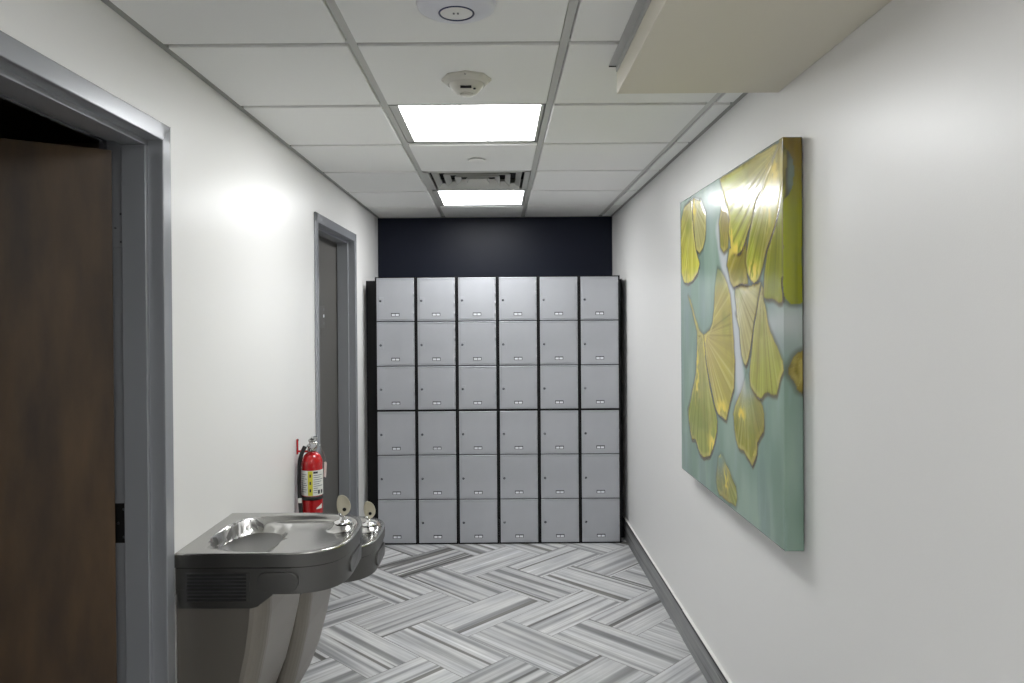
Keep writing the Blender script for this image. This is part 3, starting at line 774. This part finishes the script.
        # raised, gilded and shaded borders
        base = lerp(base, L3((216, 200, 110))[None], .6*ss(.020, .008, D)*ss(.35, .6, fb(x, y, 16, 16, sd+5)))
        base = lerp(base, L3((112, 92, 38))[None], (.35+.5*fb(x, y, 8, 8, sd+60))*ss(.0042, .0014, D))
        base = lerp(base, L3((150, 132, 66))[None], .28*ss(.5, .75, fb(x, y, 11, 8, sd+70)))
        gm = base.mean(1, keepdims=True); base = gm+(base-gm)*.90
        fade = np.ones(len(P))
        if name in ('5', '7'): fade = ss(.02, .42, k)
        if name == '4a': fade = 1-.55*ss(.62, .72, y)
        if name == '2s': base = lerp(np.repeat(c0[None], len(P), 0), c1[None], ss(.98, .80, y))*(.86+.28*vnoise(x, y, 130, 3, 91))[:, None]
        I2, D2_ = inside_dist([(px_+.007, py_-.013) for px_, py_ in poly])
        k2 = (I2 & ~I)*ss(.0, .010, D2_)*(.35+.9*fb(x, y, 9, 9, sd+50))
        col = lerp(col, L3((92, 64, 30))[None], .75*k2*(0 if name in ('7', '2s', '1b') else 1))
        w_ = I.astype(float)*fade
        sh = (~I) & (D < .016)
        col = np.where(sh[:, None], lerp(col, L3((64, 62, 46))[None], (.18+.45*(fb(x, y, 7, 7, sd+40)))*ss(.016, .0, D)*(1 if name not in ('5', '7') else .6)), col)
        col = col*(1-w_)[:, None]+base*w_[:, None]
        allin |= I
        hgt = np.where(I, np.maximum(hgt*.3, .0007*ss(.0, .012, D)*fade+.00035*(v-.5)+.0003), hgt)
    # gold leaf flecks
    for cx, cy, rx, ry in ((.19, .945, .03, .03), (.66, .765, .05, .015), (.605, .82, .015, .05), (.785, .69, .04, .025), (.336, .475, .022, .04), (.225, .36, .02, .08), (.505, .285, .04, .025), (.40, .15, .035, .04), (.685, .29, .03, .02), (.95, .93, .025, .03), (.90, .86, .02, .06), (.08, .72, .04, .02), (.78, .19, .02, .02), (.54, .07, .02, .03), (.46, .14, .02, .01)):
        q = ((x-cx)/rx)**2+((y-cy)/ry)**2
        k = np.exp(-q*.7)*1.25*ss(.42, .58, fb(x, y, 46, 30, 77))*allin
        col = lerp(col, L3((244, 218, 96))[None], k)
    k = ss(.006, .002, np.abs(x-.994+.004*np.sin(y*80)))*((y > .60) & (y < .665))
    col = lerp(col, L3((66, 56, 20))[None], .9*k)
    # stem from the top right corner
    dl = np.abs((x-.985)-(y-.99)*.32); k = ss(.016, .006, dl)*((y > .84) & (x < 1.0))
    col = lerp(col, L3((168, 150, 70))[None], .8*k*ss(.3, .5, fb(x, y, 20, 20, 80)))
    col = np.clip(col, 0, 255)/255.0
    lc = np.where(col <= .04045, col/12.92, ((col+.055)/1.055)**2.4)
    bm = bmesh.new(); V = {}
    ns, nt = len(s), len(t); HG = hgt.reshape(ns, nt)
    xf = XR-thick-.005
    vs = []
    for i in range(ns):
        for j in range(nt):
            edge = min(1.0, i/6, j/6, (nt-1-j)/6, abs(i-(NS-1))/6, (ns-1-i)/6); h_ = HG[i, j]*max(0, edge)
            if i < NS: co = (xf-h_, y_near+width*(1-s[i]), zb+height*t[j])
            else: co = (xf+thick*(i-NS+1)/NSD-.0005, y_near-h_, zb+height*t[j])
            vs.append(bm.verts.new(co))
    for i in range(ns-1):
        for j in range(nt-1):
            f_ = bm.faces.new((vs[i*nt+j], vs[i*nt+j+1], vs[(i+1)*nt+j+1], vs[(i+1)*nt+j])); f_.smooth = (i != NS-1)
    nv = len(vs)
    # stretcher back, top, bottom and far edge
    xb = XR-.0055
    A = [vs[i*nt] for i in range(NS)]; B = [vs[i*nt+nt-1] for i in range(NS)]
    c0 = bm.verts.new((xb, y_near+width, zb)); c1 = bm.verts.new((xb, y_near+width, zb+height))
    cb0, cb1 = vs[(ns-1)*nt], vs[ns*nt-1]
    bm.faces.new(A+[vs[i*nt] for i in range(NS, ns)]+[c0]); bm.faces.new(([vs[i*nt+nt-1] for i in range(ns)]+[c1])[::-1])
    bm.faces.new([vs[j] for j in range(nt)][::-1]+[c0, c1]); bm.faces.new([vs[(ns-1)*nt+j] for j in range(nt)]+[c1, c0])
    bmesh.ops.recalc_face_normals(bm, faces=bm.faces[:])
    # narrower wooden stretcher touching the wall behind the canvas
    r_ = bmesh.ops.create_cube(bm, size=1)
    for v in r_['verts']: v.co = Vector((XR-.0035+v.co.x*.006, y_near+width/2+v.co.y*(width-.03), zb+height/2+v.co.z*(height-.03)))
    me = bpy.data.meshes.new('canvas_painting'); bm.to_mesh(me); bm.free()
    ca = me.color_attributes.new('Col', 'FLOAT_COLOR', 'POINT')
    full = np.ones((len(me.vertices), 4), np.float32); full[:nv, :3] = lc; full[nv:, :3] = (.13, .2, .16)
    ca.data.foreach_set('color', full.ravel())
    m = mat('painted_canvas', (1, 1, 1, 1), .24, spec=.5, coat=.35)
    m.node_tree.nodes['Principled BSDF'].inputs['Coat Roughness'].default_value = .12
    nt_, N, L, b = nodes(m); at = N.new('ShaderNodeAttribute'); at.attribute_name = 'Col'
    L.new(at.outputs['Color'], b.inputs['Base Color'])
    me.materials.append(m)
    o = bpy.data.objects.new('canvas_painting', me); C.objects.link(o)
    tag(o, 'square unframed canvas painting of green and gold ginkgo leaves on the right wall', 'painting')
build_canvas()

# ------------------------------------------------------------------ camera and view
cd = bpy.data.cameras.new('camera'); cam = bpy.data.objects.new('camera', cd); C.objects.link(cam)
cd.sensor_width = 36.0; cd.lens = 740/1024*36.0; cd.clip_start = .02
PITCH_, ROLL_ = .005, .0075
cam.location = (0, 0, 1.543)
cam.rotation_euler = (Matrix.Rotation(math.pi/2-PITCH_, 3, 'X') @ Matrix.Rotation(-ROLL_, 3, 'Z')).to_euler()
cd.shift_x = 14/1024; cd.shift_y = -(21.5-PITCH_*740)/1024
S_ = bpy.context.scene; S_.camera = cam
wd = bpy.data.worlds.new('world'); S_.world = wd; wd.use_nodes = True
wd.node_tree.nodes['Background'].inputs['Color'].default_value = (.02, .02, .02, 1)
vs_ = S_.view_settings
vs_.view_transform = 'Standard'; vs_.look = 'None'; vs_.gamma = 1.0; vs_.exposure = 0.0; vs_.use_curve_mapping = False
